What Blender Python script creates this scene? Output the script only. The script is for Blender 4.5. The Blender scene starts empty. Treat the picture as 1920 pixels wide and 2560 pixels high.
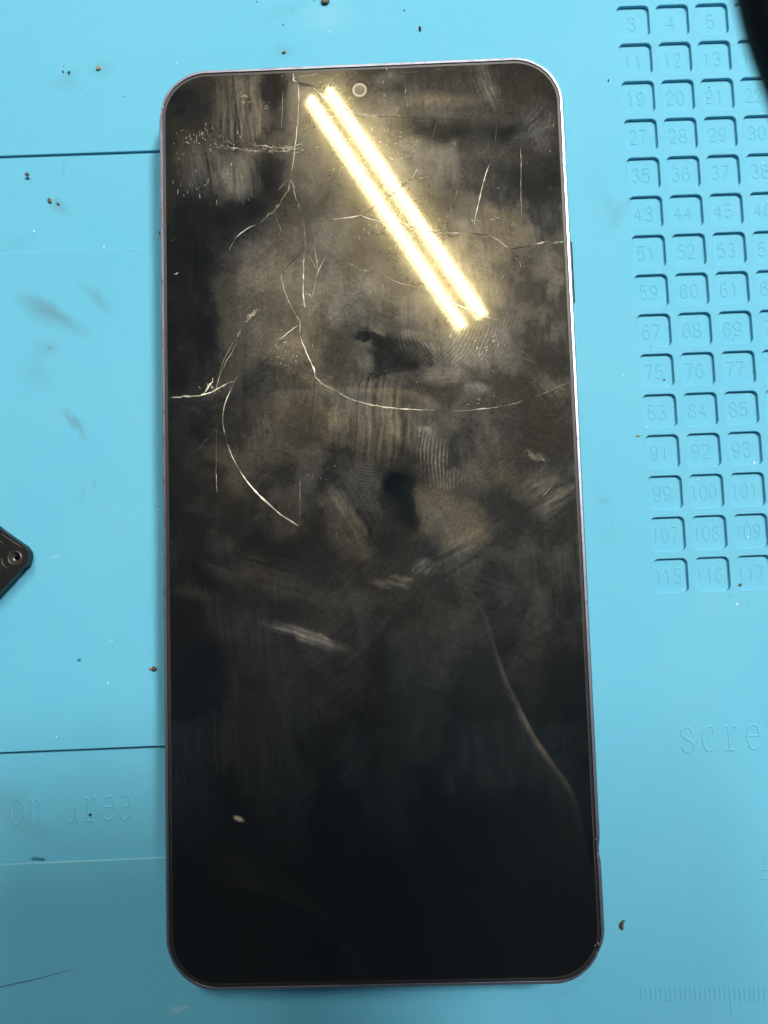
import bpy, bmesh, math, random
import numpy as np
from mathutils import Vector, Matrix

random.seed(7)
U = 0.01                       # 1 mm in scene units (1 unit = 10 cm)
scn = bpy.context.scene
col = scn.collection

# ------------------------------------------------------------------ camera
F = 1850.0
CA, CB, CC = 0.07577076, -0.00502431, -0.03913099
CZ = 141.62276
def rot(a, b, c):
    return Matrix.Rotation(c, 3, 'Z') @ Matrix.Rotation(b, 3, 'Y') @ Matrix.Rotation(a, 3, 'X')
CM = rot(CA, CB, CC)
CP = Vector((0, 0, CZ))
GX, GY = 52.2458, 111.6235     # first pocket corner, mm

def ray(X, Y):
    return CM @ Vector(((X - 960) / F, -(Y - 1280) / F, -1))
def at(X, Y, z=0.0):           # photo pixel -> point (mm) on the horizontal plane z
    d = ray(X, Y)
    return CP + d * ((z - CZ) / d.z)

# phone pose (mm)
PC = Vector((-1.01, 11.43, 5.4))
PM = rot(0.0031, -0.0258, -0.0092)
PW, PH, PR = 76.5, 167.2, 9.4
TOP = 3.75
def onphone(X, Y, h=TOP):      # photo pixel -> phone-local x, y on the screen
    d = ray(X, Y); n = PM.col[2]; o = PC + n * h
    t = ((o - CP).dot(n)) / d.dot(n)
    q = PM.transposed() @ (CP + d * t - o)
    return q.x, q.y

# ------------------------------------------------------------------ helpers
def link(o, parent=None):
    col.objects.link(o)
    if parent is not None: o.parent = parent
    return o
def tag(o, label=None, cat=None, group=None, kind=None):
    for k, v in (('label', label), ('category', cat), ('group', group), ('kind', kind)):
        if v: o[k] = v
    return o
def mesh_obj(name, verts, faces, mat, parent=None, smooth=False):
    me = bpy.data.meshes.new(name)
    me.from_pydata([(v[0] * U, v[1] * U, v[2] * U) for v in verts], [], faces)
    me.materials.append(mat)
    if smooth: me.shade_smooth()
    me.update()
    return link(bpy.data.objects.new(name, me), parent)
def empty(name, loc=(0, 0, 0), M=None):
    o = bpy.data.objects.new(name, None)
    m = (M or Matrix.Identity(3)).to_4x4()
    m.translation = Vector(loc) * U
    o.matrix_world = m
    o.empty_display_size = 0.05
    return link(o)

def rrect(w, h, r, seg=14, cx=0, cy=0):
    pts = []
    for k, (sx, sy) in enumerate(((1, 1), (-1, 1), (-1, -1), (1, -1))):
        for i in range(seg + 1):
            a = math.pi / 2 * (k + i / seg)
            pts.append((cx + sx * (w / 2 - r) + r * math.cos(a), cy + sy * (h / 2 - r) + r * math.sin(a)))
    return pts
def smooth_path(P, n=6, closed=False):
    P = [Vector(p[:2]) for p in P]; out = []
    N = len(P); rng = range(N if closed else N - 1)
    for i in rng:
        p0 = P[(i - 1) % N] if (closed or i > 0) else P[0]
        p1 = P[i]; p2 = P[(i + 1) % N]
        p3 = P[(i + 2) % N] if (closed or i + 2 < N) else P[-1]
        for k in range(n):
            t = k / n
            out.append(0.5 * ((2 * p1) + (p2 - p0) * t + (2 * p0 - 5 * p1 + 4 * p2 - p3) * t * t + (3 * p1 - p0 - 3 * p2 + p3) * t ** 3))
    if not closed: out.append(P[-1])
    return out
def ridge(paths, z, widths=0.3, height=0.1, prof=5):
    """low rounded ridges along 2D paths; widths: number or function(i, n)"""
    V, Fc = [], []
    for path in paths:
        n = len(path)
        if n < 2: continue
        base = len(V)
        for i, p in enumerate(path):
            a = path[max(0, i - 1)]; b = path[min(n - 1, i + 1)]
            t = Vector((b[0] - a[0], b[1] - a[1]))
            t = t.normalized() if t.length > 1e-6 else Vector((1, 0))
            nn = Vector((-t.y, t.x))
            w = widths(i, n) if callable(widths) else widths
            for k in range(prof):
                s = -1 + 2 * k / (prof - 1)
                V.append((p[0] + nn.x * s * w / 2, p[1] + nn.y * s * w / 2, z + height * math.cos(s * math.pi / 2) ** 1.0))
        for i in range(n - 1):
            for k in range(prof - 1):
                a = base + i * prof + k
                Fc.append((a, a + 1, a + prof + 1, a + prof))
    return V, [tuple(reversed(f)) for f in Fc]

# ------------------------------------------------------------------ materials
def new_mat(name):
    m = bpy.data.materials.new(name); m.use_nodes = True
    nt = m.node_tree; nt.nodes.clear()
    out = nt.nodes.new('ShaderNodeOutputMaterial')
    return m, nt, out
def nd(nt, t, **kw):
    n = nt.nodes.new(t)
    for k, v in kw.items():
        if k in n.inputs: n.inputs[k].default_value = v
        else: setattr(n, k, v)
    return n
def math_n(nt, op, a, b=None, c=None, clamp=False):
    n = nt.nodes.new('ShaderNodeMath'); n.operation = op; n.use_clamp = clamp
    for i, v in enumerate((a, b, c)):
        if v is None: continue
        if isinstance(v, (int, float)): n.inputs[i].default_value = v
        else: nt.links.new(v, n.inputs[i])
    return n.outputs[0]
def mixc(nt, fac, a, b, mode='MIX'):
    n = nt.nodes.new('ShaderNodeMix'); n.data_type = 'RGBA'; n.blend_type = mode
    for i, v in ((0, fac), (6, a), (7, b)):
        if isinstance(v, (int, float)): n.inputs[i].default_value = v
        elif isinstance(v, tuple): n.inputs[i].default_value = (*v, 1) if len(v) == 3 else v
        else: nt.links.new(v, n.inputs[i])
    return n.outputs[2]
def simple(name, color, rough=0.5, metal=0.0, spec=0.5, noise=0.0, nscale=40, bump=0.0, color2=None):
    m, nt, out = new_mat(name)
    p = nd(nt, 'ShaderNodeBsdfPrincipled'); p.inputs['Roughness'].default_value = rough
    p.inputs['Metallic'].default_value = metal; p.inputs['Specular IOR Level'].default_value = spec
    tc = nd(nt, 'ShaderNodeTexCoord')
    nz = nd(nt, 'ShaderNodeTexNoise', Scale=nscale, Detail=6.0, Roughness=0.6)
    nt.links.new(tc.outputs['Object'], nz.inputs['Vector'])
    rp = nd(nt, 'ShaderNodeMapRange'); rp.inputs['From Min'].default_value = 0.35; rp.inputs['From Max'].default_value = 0.65
    nt.links.new(nz.outputs['Fac'], rp.inputs['Value'])
    c2 = color2 or tuple(c * (1 - noise) for c in color)
    nt.links.new(mixc(nt, rp.outputs[0], color, c2), p.inputs['Base Color'])
    if bump:
        b = nd(nt, 'ShaderNodeBump', Strength=bump, Distance=0.002)
        nt.links.new(nz.outputs['Fac'], b.inputs['Height']); nt.links.new(b.outputs[0], p.inputs['Normal'])
    nt.links.new(p.outputs[0], out.inputs[0])
    return m

def mat_silicone():
    m, nt, out = new_mat('blue_silicone')
    L = nt.links
    p = nd(nt, 'ShaderNodeBsdfPrincipled', Roughness=0.62)
    p.inputs['Specular IOR Level'].default_value = 0.16
    geo = nd(nt, 'ShaderNodeNewGeometry')
    base = (0.108, 0.410, 0.570)
    n1 = nd(nt, 'ShaderNodeTexNoise', Scale=2.2, Detail=5.0, Roughness=0.55); L.new(geo.outputs['Position'], n1.inputs['Vector'])
    n2 = nd(nt, 'ShaderNodeTexNoise', Scale=14.0, Detail=6.0, Roughness=0.6); L.new(geo.outputs['Position'], n2.inputs['Vector'])
    r1 = nd(nt, 'ShaderNodeMapRange'); r1.inputs['From Min'].default_value = 0.3; r1.inputs['From Max'].default_value = 0.7; L.new(n1.outputs['Fac'], r1.inputs['Value'])
    c = mixc(nt, r1.outputs[0], base, (0.126, 0.424, 0.580))
    r2 = nd(nt, 'ShaderNodeMapRange'); r2.inputs['From Min'].default_value = 0.55; r2.inputs['From Max'].default_value = 0.8
    r2.inputs['To Max'].default_value = 0.35; L.new(n2.outputs['Fac'], r2.inputs['Value'])
    c = mixc(nt, r2.outputs[0], c, (0.145, 0.41, 0.54))
    # rubbed-in dirt marks: soft ellipses on the mat surface
    marks = [(105, 775, 8.0, 3.2, -35, .40), (150, 795, 10, 2.0, -38, .42), (243, 748, 6.5, 1.6, -48, .36),
             (187, 1058, 6.0, 1.1, -55, .5), (115, 872, 4, 3, 20, .22), (95, 935, 5, 4, -40, .18), (128, 872, .9, .4, 35, .5),
             (10, 2010, 7, 6, 0, .25), (60, 2070, 7, 3, -20, .22), (1545, 540, 7, 1.8, 55, .20), (1525, 520, 2.5, 5, 20, .15),
             (236, 1210, .6, 2.2, 0, .35), (160, 215, 5, 2.5, -20, .15), (145, 512, 3, 2, -40, .35), (205, 1236, 1.5, 3, 0, .15),
             (1510, 1245, 2.0, .8, 0, .3), (450, 2520, 3, 1, 10, -.35), (135, 1396, 1.4, .35, 5, -.35), (1520, 1345, 3, 3, 0, .12),
             (172, 190, 3, 2.5, 0, .18), (252, 170, 3.4, 2.6, 30, .2), (710, 130, 3.5, 1.8, 0, .22), (155, 420, .8, 2.5, 0, .25),
             (30, 610, 4, 3, 0, .12), (1490, 470, 4, 12, 10, .06), (700, 30, 9, 3, 30, .1), (820, 40, 8, 5, 0, -.12)]
    sep = nd(nt, 'ShaderNodeSeparateXYZ')
    nw = nd(nt, 'ShaderNodeTexNoise', Scale=26.0, Detail=4.0); L.new(geo.outputs['Position'], nw.inputs['Vector'])
    wob = nd(nt, 'ShaderNodeVectorMath', operation='MULTIPLY_ADD')
    L.new(nw.outputs['Color'], wob.inputs[0]); wob.inputs[1].default_value = (0.03, 0.03, 0); 
    off = nd(nt, 'ShaderNodeVectorMath', operation='SUBTRACT'); L.new(geo.outputs['Position'], off.inputs[0]); off.inputs[1].default_value = (0.015, 0.015, 0)
    L.new(off.outputs[0], wob.inputs[2]); L.new(wob.outputs[0], sep.inputs[0])
    for (X, Y, rx, ry, a, s) in marks:
        q = at(X, Y); a = math.radians(a); ca, sa = math.cos(a), math.sin(a)
        dx = math_n(nt, 'SUBTRACT', sep.outputs[0], q.x * U); dy = math_n(nt, 'SUBTRACT', sep.outputs[1], q.y * U)
        u = math_n(nt, 'MULTIPLY_ADD', dx, ca / (rx * U), math_n(nt, 'MULTIPLY', dy, sa / (rx * U)))
        v = math_n(nt, 'MULTIPLY_ADD', dx, -sa / (ry * U), math_n(nt, 'MULTIPLY', dy, ca / (ry * U)))
        d = math_n(nt, 'MULTIPLY_ADD', u, u, math_n(nt, 'MULTIPLY', v, v))
        g = math_n(nt, 'SUBTRACT', 1.0, d, clamp=True)
        g = math_n(nt, 'MULTIPLY', math_n(nt, 'MULTIPLY', g, g), abs(s))
        c = mixc(nt, g, c, (0.10, 0.20, 0.24) if s > 0 else (0.45, 0.62, 0.66))
    L.new(c, p.inputs['Base Color'])
    n3 = nd(nt, 'ShaderNodeTexNoise', Scale=160.0, Detail=3.0); L.new(geo.outputs['Position'], n3.inputs['Vector'])
    hh = math_n(nt, 'MULTIPLY_ADD', n3.outputs['Fac'], 0.5, math_n(nt, 'MULTIPLY', n2.outputs['Fac'], 2.0))
    b = nd(nt, 'ShaderNodeBump', Strength=0.25, Distance=0.0012); L.new(hh, b.inputs['Height']); L.new(b.outputs[0], p.inputs['Normal'])
    L.new(p.outputs[0], out.inputs[0])
    return m
M_MAT = mat_silicone()
M_FLOOR = M_MAT

def mat_frame():
    m, nt, out = new_mat('lilac_anodised_metal'); L = nt.links
    p = nd(nt, 'ShaderNodeBsdfPrincipled', Roughness=0.40, Metallic=0.92)
    tc = nd(nt, 'ShaderNodeTexCoord')
    n = nd(nt, 'ShaderNodeTexNoise', Scale=45.0, Detail=8.0, Roughness=0.7); L.new(tc.outputs['Object'], n.inputs['Vector'])
    r = nd(nt, 'ShaderNodeMapRange'); r.inputs['From Min'].default_value = 0.52; r.inputs['From Max'].default_value = 0.66; L.new(n.outputs['Fac'], r.inputs['Value'])
    at_ = nd(nt, 'ShaderNodeAttribute', attribute_name='lip')
    c = mixc(nt, at_.outputs['Fac'], (0.045, 0.056, 0.085), (0.25, 0.265, 0.32))
    w = math_n(nt, 'MULTIPLY', r.outputs[0], 0.55)
    c = mixc(nt, w, c, (0.10, 0.095, 0.12))
    L.new(c, p.inputs['Base Color'])
    b = nd(nt, 'ShaderNodeBump', Strength=0.5, Distance=0.0012); L.new(n.outputs['Fac'], b.inputs['Height']); L.new(b.outputs[0], p.inputs['Normal'])
    L.new(p.outputs[0], out.inputs[0]); return m
M_FRAME = mat_frame()
M_GASKET = simple('black_gasket', (0.012, 0.011, 0.012), rough=0.45)
M_EDGE = simple('glass_edge', (0.16, 0.14, 0.10), rough=0.3, noise=0.8, nscale=12)
M_BACK = simple('phone_back_plastic', (0.03, 0.03, 0.05), rough=0.4)
M_RING = simple('camera_ring', (0.60, 0.52, 0.41), rough=0.7, spec=0.05, noise=0.3)
M_LENS = simple('camera_lens', (0.26, 0.23, 0.17), rough=0.7, spec=0.05, noise=0.4, nscale=60)
M_BRACKET = simple('black_metal_bracket', (0.014, 0.0135, 0.014), rough=0.42, metal=0.3, noise=0.5, nscale=30, bump=0.3)
M_STEEL = simple('bare_steel', (0.13, 0.125, 0.115), rough=0.4, metal=0.8, noise=0.6, nscale=60)
M_RUBBER = simple('black_rubber', (0.006, 0.007, 0.009), rough=0.6)
M_HOUSING = simple('lamp_housing', (0.30, 0.27, 0.16), rough=0.5)
M_BROWN = simple('brown_flux', (0.10, 0.062, 0.035), rough=0.5, noise=0.6, nscale=60, bump=.5)
M_TAN = simple('tan_grit', (0.36, 0.28, 0.15), rough=0.5, noise=0.7, nscale=70, bump=.5)
M_DARK = simple('dark_grit', (0.018, 0.02, 0.02), rough=0.6)
M_WHITE = simple('white_grit', (0.85, 0.9, 0.9), rough=0.4)
M_SCRATCH = simple('scratch_in_silicone', (0.03, 0.16, 0.24), rough=0.7)

def mat_crack():
    m, nt, out = new_mat('crack_edge'); L = nt.links
    p = nd(nt, 'ShaderNodeBsdfPrincipled', Roughness=0.3)
    tc = nd(nt, 'ShaderNodeTexCoord')
    n = nd(nt, 'ShaderNodeTexNoise', Scale=9.0, Detail=8.0, Roughness=0.75); L.new(tc.outputs['Object'], n.inputs['Vector'])
    r = nd(nt, 'ShaderNodeValToRGB'); L.new(n.outputs['Fac'], r.inputs[0])
    e = r.color_ramp.elements; e[0].position = 0.36; e[0].color = (0.03, 0.027, 0.02, 1); e[1].position = 0.60; e[1].color = (0.95, 0.90, 0.72, 1)
    e2 = e.new(0.47); e2.color = (0.20, 0.18, 0.12, 1)
    L.new(r.outputs[0], p.inputs['Base Color']); L.new(p.outputs[0], out.inputs[0]); return m
M_CRACK = mat_crack()
M_CRACKD = simple('dark_crack', (0.006, 0.005, 0.004), rough=0.4)

def mat_emit(name, color, s):
    m, nt, out = new_mat(name)
    e = nd(nt, 'ShaderNodeEmission', Color=(*color, 1), Strength=s); nt.links.new(e.outputs[0], out.inputs[0]); return m
M_TUBE = mat_emit('lamp_diffuser_glow', (1.0, 0.84, 0.46), 24.0)
M_LED = mat_emit('led_glow', (1.0, 0.965, 0.90), 3100.0)

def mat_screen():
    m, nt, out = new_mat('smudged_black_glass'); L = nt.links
    a = nd(nt, 'ShaderNodeAttribute', attribute_name='smudge_reflection')      # r: grease haze  g: dry film plus painted reflections  b: warmth
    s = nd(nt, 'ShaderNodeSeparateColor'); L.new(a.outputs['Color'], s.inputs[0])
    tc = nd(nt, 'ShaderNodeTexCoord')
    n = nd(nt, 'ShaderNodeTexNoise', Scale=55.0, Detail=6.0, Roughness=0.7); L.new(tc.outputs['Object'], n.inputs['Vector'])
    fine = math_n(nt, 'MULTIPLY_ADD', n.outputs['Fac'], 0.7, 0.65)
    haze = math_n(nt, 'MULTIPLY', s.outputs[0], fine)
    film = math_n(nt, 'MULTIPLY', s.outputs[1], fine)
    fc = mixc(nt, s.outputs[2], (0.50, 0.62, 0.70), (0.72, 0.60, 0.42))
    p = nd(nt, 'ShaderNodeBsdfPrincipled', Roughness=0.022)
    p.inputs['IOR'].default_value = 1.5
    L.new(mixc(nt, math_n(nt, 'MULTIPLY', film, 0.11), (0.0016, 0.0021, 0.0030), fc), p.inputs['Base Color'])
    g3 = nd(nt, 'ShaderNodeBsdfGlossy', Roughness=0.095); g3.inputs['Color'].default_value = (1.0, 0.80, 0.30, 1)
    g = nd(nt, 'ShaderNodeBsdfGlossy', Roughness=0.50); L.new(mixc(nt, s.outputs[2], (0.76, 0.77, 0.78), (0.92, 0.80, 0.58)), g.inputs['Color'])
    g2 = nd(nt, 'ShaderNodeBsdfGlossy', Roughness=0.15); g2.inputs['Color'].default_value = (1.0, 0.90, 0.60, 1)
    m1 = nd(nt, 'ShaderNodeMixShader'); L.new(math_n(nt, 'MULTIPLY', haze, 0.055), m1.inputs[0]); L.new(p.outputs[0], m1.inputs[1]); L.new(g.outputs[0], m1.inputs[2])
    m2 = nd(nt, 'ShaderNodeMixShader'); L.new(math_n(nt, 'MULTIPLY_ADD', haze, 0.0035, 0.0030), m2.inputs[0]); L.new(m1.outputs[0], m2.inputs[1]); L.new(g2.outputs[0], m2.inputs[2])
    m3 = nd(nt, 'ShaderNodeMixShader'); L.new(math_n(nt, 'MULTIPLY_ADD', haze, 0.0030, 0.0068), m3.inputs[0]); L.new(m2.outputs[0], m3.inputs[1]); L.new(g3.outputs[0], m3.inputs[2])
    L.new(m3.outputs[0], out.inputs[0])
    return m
M_SCREEN = mat_screen()

# ------------------------------------------------------------------ repair mat
mat = empty('repair_mat', (0, 0, 0))
tag(mat, 'light blue silicone repair mat with numbered square pockets under the phone', 'mat')
XL, XR, YB, YT = -150, 130, -125, 150
PIT, PS, PD = 8.0, 6.5, 0.74
holes = []
pockets = []
for r in range(15):
    for c in range(5):
        cx = GX + c * PIT + PS / 2; cy = GY - r * PIT - PS / 2
        holes.append(rrect(PS, PS, 1.05, 7, cx, cy)); pockets.append((r, c, cx, cy))
def ly(X0, Y0, X1, Y1):        # line across the mat -> its world y at x = -72 and x = -30
    a, b = at(X0, Y0), at(X1, Y1); return (a.y + b.y) / 2, (b.y - a.y) / (b.x - a.x)
t1a, _ = ly(0, 391, 400, 374); t1b, _ = ly(0, 632, 400, 622)
t2a, _ = ly(0, 1880, 412, 1866); t2b, _ = ly(0, 2162, 412, 2144)
TRX0, TRX1 = -140, -12
troughs = []
for (a, b, d) in ((t1a, t1b, 0.62), (t2a, t2b, 1.1)):
    w = TRX1 - TRX0; cx = (TRX0 + TRX1) / 2
    holes.append(rrect(w, a - b, 1.5, 7, cx, (a + b) / 2)); troughs.append((cx, (a + b) / 2, w, a - b, d))
outer = rrect(XR - XL, YT - YB, 5, 8, (XL + XR) / 2, (YB + YT) / 2)
def plate_with_holes(name, outer, holes, depth, bevel, parent):
    cu = bpy.data.curves.new(name, 'CURVE'); cu.dimensions = '2D'; cu.fill_mode = 'BOTH'
    for pts in [outer] + holes:
        sp = cu.splines.new('POLY'); sp.points.add(len(pts) - 1)
        for i, p in enumerate(pts): sp.points[i].co = (p[0] * U, p[1] * U, 0, 1)
        sp.use_cyclic_u = True
    cu.extrude = (depth / 2 - bevel) * U; cu.bevel_depth = bevel * U; cu.bevel_resolution = 3
    cu.offset = -bevel * U
    tmp = bpy.data.objects.new('tmp', cu); col.objects.link(tmp)
    dg = bpy.context.evaluated_depsgraph_get()
    me = bpy.data.meshes.new_from_object(tmp.evaluated_get(dg)); me.name = name
    col.objects.unlink(tmp); bpy.data.objects.remove(tmp)
    me.transform(Matrix.Translation((0, 0, -depth / 2 * U)))
    me.materials.clear(); me.materials.append(M_MAT)
    return link(bpy.data.objects.new(name, me), parent)
sheet = plate_with_holes('surface_sheet', outer, holes, 1.6, 0.16, mat)
for pl in sheet.data.polygons: pl.use_smooth = abs(pl.normal.z) < 0.98
mesh_obj('base_sheet', [(XL + 1, YB + 1, -2.0), (XR - 1, YB + 1, -2.0), (XR - 1, YT - 1, -2.0), (XL + 1, YT - 1, -2.0),
                        (XL + 1, YB + 1, -1.62), (XR - 1, YB + 1, -1.62), (XR - 1, YT - 1, -1.62), (XL + 1, YT - 1, -1.62)],
         [(3, 2, 1, 0), (4, 5, 6, 7), (0, 1, 5, 4), (1, 2, 6, 5), (2, 3, 7, 6), (3, 0, 4, 7)], M_MAT, mat)
def floor_plate(name, w, h, r, cx, cy, z, zb, parent):
    # shallow dish: floor with a small fillet up to the wall
    V, Fc = [], []
    rings = [(0.12, z + 0.14), (0.03, z + 0.035), (-0.12, z), (-0.6, z)]
    S = 7
    for (o, zz) in rings:
        for p in rrect(w + 2 * o, h + 2 * o, max(0.15, r + o), S, cx, cy): V.append((p[0], p[1], zz))
    n = 4 * (S + 1)
    for k in range(len(rings) - 1):
        for i in range(n):
            j = (i + 1) % n; Fc.append((k * n + i, k * n + j, (k + 1) * n + j, (k + 1) * n + i))
    Fc.append(tuple(range((len(rings) - 1) * n, len(rings) * n)))
    return mesh_obj(name, V, Fc, M_MAT, parent)

DIG = {
 '0': [[(.5,1),(.18,.86),(.06,.5),(.18,.14),(.5,0),(.82,.14),(.94,.5),(.82,.86),(.5,1)]],
 '1': ['L', [(.22,.80),(.55,1),(.55,0)]],
 '2': [[(.08,.74),(.16,.93),(.5,1),(.84,.92),(.9,.70),(.72,.46),(.3,.2),(.06,.0)], 'L', [(.06,0),(.94,0)]],
 '3': [[(.1,.82),(.28,.97),(.56,1),(.84,.86),(.82,.64),(.5,.54)], [(.5,.54),(.84,.44),(.93,.24),(.74,.04),(.42,0),(.1,.16)]],
 '4': ['L', [(.7,0),(.7,1),(.05,.32),(.97,.32)]],
 '5': ['L', [(.86,1),(.24,1),(.14,.52)], [(.14,.52),(.45,.64),(.8,.55),(.93,.3),(.78,.06),(.45,0),(.08,.14)]],
 '6': [[(.86,.84),(.6,1),(.28,.9),(.08,.5),(.14,.14),(.5,0),(.84,.12),(.9,.36),(.7,.58),(.4,.6),(.1,.38)]],
 '7': ['L', [(.06,1),(.94,1),(.62,.5),(.36,0)]],
 '8': [[(.5,.54),(.2,.64),(.14,.84),(.36,.99),(.64,.99),(.86,.84),(.8,.64),(.5,.54),(.16,.4),(.08,.2),(.3,.02),(.7,.02),(.92,.2),(.84,.4),(.5,.54)]],
 '9': [[(.14,.16),(.4,0),(.72,.1),(.92,.5),(.86,.86),(.5,1),(.16,.88),(.1,.64),(.3,.42),(.6,.4),(.9,.62)]],
 'a': [[(.14,.84),(.4,1),(.7,.92),(.78,.7),(.78,.18),(.95,.0)], [(.78,.58),(.36,.52),(.08,.3),(.16,.04),(.45,0),(.78,.24)]],
 'r': ['L', [(.08,.96),(.34,.96),(.34,0)], 'L', [(.05,0),(.68,0)], [(.34,.55),(.5,.86),(.75,1),(.95,.86)]],
 'e': ['L', [(.1,.55),(.9,.55)], [(.9,.55),(.82,.88),(.5,1),(.18,.86),(.08,.5),(.2,.12),(.52,0),(.92,.16)]],
 'o': [[(.5,1),(.18,.86),(.06,.5),(.18,.14),(.5,0),(.82,.14),(.94,.5),(.82,.86),(.5,1)]],
 'n': ['L', [(.05,.96),(.26,.96),(.26,0)], 'L', [(.05,0),(.44,0)], 'L', [(.62,0),(.98,0)], [(.26,.65),(.45,.93),(.68,.96),(.8,.7),(.8,0)]],
 's': [[(.86,.74),(.76,.94),(.45,1),(.16,.88),(.18,.66),(.5,.52),(.84,.36),(.88,.12),(.55,0),(.22,.06),(.1,.26)]],
 'c': [[(.86,.76),(.7,.98),(.4,.98),(.12,.78),(.06,.45),(.2,.1),(.5,0),(.88,.2)]],
 'w': ['L', [(.0,1),(.3,1)], 'L', [(.14,1),(.32,0),(.5,.66),(.7,0),(.86,1)], 'L', [(.7,1),(1,1)]],
}
def glyph_paths(ch, x, y, w, h):
    out, straight = [], False
    for item in DIG.get(ch, []):
        if item == 'L': straight = True; continue
        P = [(x + p[0] * w, y + p[1] * h) for p in item]
        if straight:
            Q = []
            for i in range(len(P) - 1):
                for k in range(5): Q.append(Vector((P[i][0] + (P[i + 1][0] - P[i][0]) * k / 5, P[i][1] + (P[i + 1][1] - P[i][1]) * k / 5)))
            Q.append(Vector(P[-1])); out.append(Q)
        else: out.append(smooth_path(P, 5))
        straight = False
    return out
def writing(name, text, x, y, w, h, adv, z, sw, sh, parent):
    P = []
    for i, ch in enumerate(text): P += glyph_paths(ch, x + i * adv, y, w, h)
    V, Fc = ridge(P, z, sw, sh)
    return mesh_obj(name, V, Fc, M_MAT, parent, smooth=True)
def word(text, x, y, w, h, adv, z, sw, sh, parent):
    for i, ch in enumerate(text):
        if ch != ' ': writing('letter', ch, x + i * adv, y, w, h, adv, z, sw, sh, parent)
for (r, c, cx, cy) in pockets:
    pk = floor_plate('pocket', PS, PS, 1.05, cx, cy, -PD, -1.6, mat)
    t = str(3 + 8 * r + c)
    n = len(t); w = 1.55 if n < 3 else 1.35; adv = 2.05 if n < 3 else 1.85
    tw = (n - 1) * adv + w
    x0 = cx - tw / 2 - 0.35 if n > 1 else cx - 0.9
    writing('number', t, x0, cy - 1.45, w, 2.8, adv, -PD - 0.02, 0.42, 0.13, pk)
for (cx, cy, w, h, d) in troughs:
    tf = floor_plate('tray_recess', w, h, 1.5, cx, cy, -d, -1.6, mat)
    if d > 0.7:  # the lower tray carries the moulded words
        b = at(309, 2049, -d); a = at(172, 2053, -d)
        adv = (b.x - a.x) / 3
        word('on area', a.x - 3 * adv - .75, a.y - .1, 2.75, 4.4, adv, -d - 0.02, 0.55, 0.14, tf)
M_RIM = simple('lit_rim_silicone', (0.22, 0.56, 0.68), rough=0.5, color2=(0.16, 0.48, 0.62), nscale=8)  # light on the tray step, put into a paler silicone colour
for (cx, cy, w, h, d) in troughs:
    yb = cy - h / 2
    V, Fc = ridge([[Vector((cx - w / 2 + 2 + i * (w - 4) / 40, yb - .02)) for i in range(41)]], -.05, .42 if d > .7 else .16, .09)
    mesh_obj('painted_lit_rim', V, Fc, M_RIM, mat, True)
s0 = at(1702, 1880); s1 = at(1868, 1878)
word('screw', s0.x, s0.y, 2.75, 4.5, (s1.x - s0.x) / 3, -0.01, 0.55, 0.13, mat)
# moulded millimetre rule along the lower right of the mat
P = []
X = 1590
k = 0
while X < 1990:
    q = at(X, 2468); L_ = 2.5
    if k in (19, 27): L_ = 5.2
    if k > 0: P.append([Vector((q.x, q.y - L_ * i / 4)) for i in range(5)])
    X += 12.3; k += 1
V, Fc = ridge(P, -0.01, 0.36, 0.10); mesh_obj('ruler_marks', V, Fc, M_MAT, mat, True)
P = [[at(1893 + i * 8, 2174) for i in range(4)], [at(1910, 2140 + 12 * i) for i in range(4)], [at(1900 + 9 * i, 2195 + i) for i in range(3)]]
V, Fc = ridge(P, -0.01, 0.4, 0.10); mesh_obj('moulded_mark', V, Fc, M_MAT, mat, True)
sp = smooth_path([at(-10, 2470), at(45, 2458), at(95, 2447), at(150, 2432), at(192, 2422)], 6)
V, Fc = ridge([sp], 0.0, lambda i, n: 0.24 * (1 - (i / n) ** 2) + 0.03, 0.03); mesh_obj('scratch', V, Fc, M_SCRATCH, mat)
q = at(95, 2147, -.7)
V, Fc = ridge([[Vector((q.x - 1.2 + .4 * i, q.y + .1 * math.sin(i))) for i in range(7)]], -.74, .45, .08); mesh_obj('stain', V, Fc, M_SCRATCH, mat)

# ------------------------------------------------------------------ phone
phone = empty('cracked_phone', PC, PM)
tag(phone, 'smartphone lying face up with a cracked black greasy screen and scuffed metal frame', 'phone')
def contour(n=900):
    """outer outline as (x, y, nx, ny), evenly spaced, counter-clockwise from the right side"""
    w, h, r = PW, PH, PR
    segs = [('l', (w/2, -h/2 + r), (w/2, h/2 - r)), ('a', (w/2 - r, h/2 - r), 0), ('l', (w/2 - r, h/2), (-w/2 + r, h/2)), ('a', (-w/2 + r, h/2 - r), 90),
            ('l', (-w/2, h/2 - r), (-w/2, -h/2 + r)), ('a', (-w/2 + r, -h/2 + r), 180), ('l', (-w/2 + r, -h/2), (w/2 - r, -h/2)), ('a', (w/2 - r, -h/2 + r), 270)]
    out = []
    per = 2 * (w + h - 4 * r) + 2 * math.pi * r; step = per / n
    for s in segs:
        if s[0] == 'l':
            a, b = Vector(s[1]), Vector(s[2]); Ln = (b - a).length; m = max(2, int(Ln / step)); t = (b - a) / Ln; nn = (t.y, -t.x)
            for i in range(m): p = a + (b - a) * (i / m); out.append((p.x, p.y, nn[0], nn[1]))
        else:
            m = 48
            for i in range(m):
                a = math.radians(s[2] + 90 * i / m); out.append((s[1][0] + r * math.cos(a), s[1][1] + r * math.sin(a), math.cos(a), math.sin(a)))
    return out
CT = contour()
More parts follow.
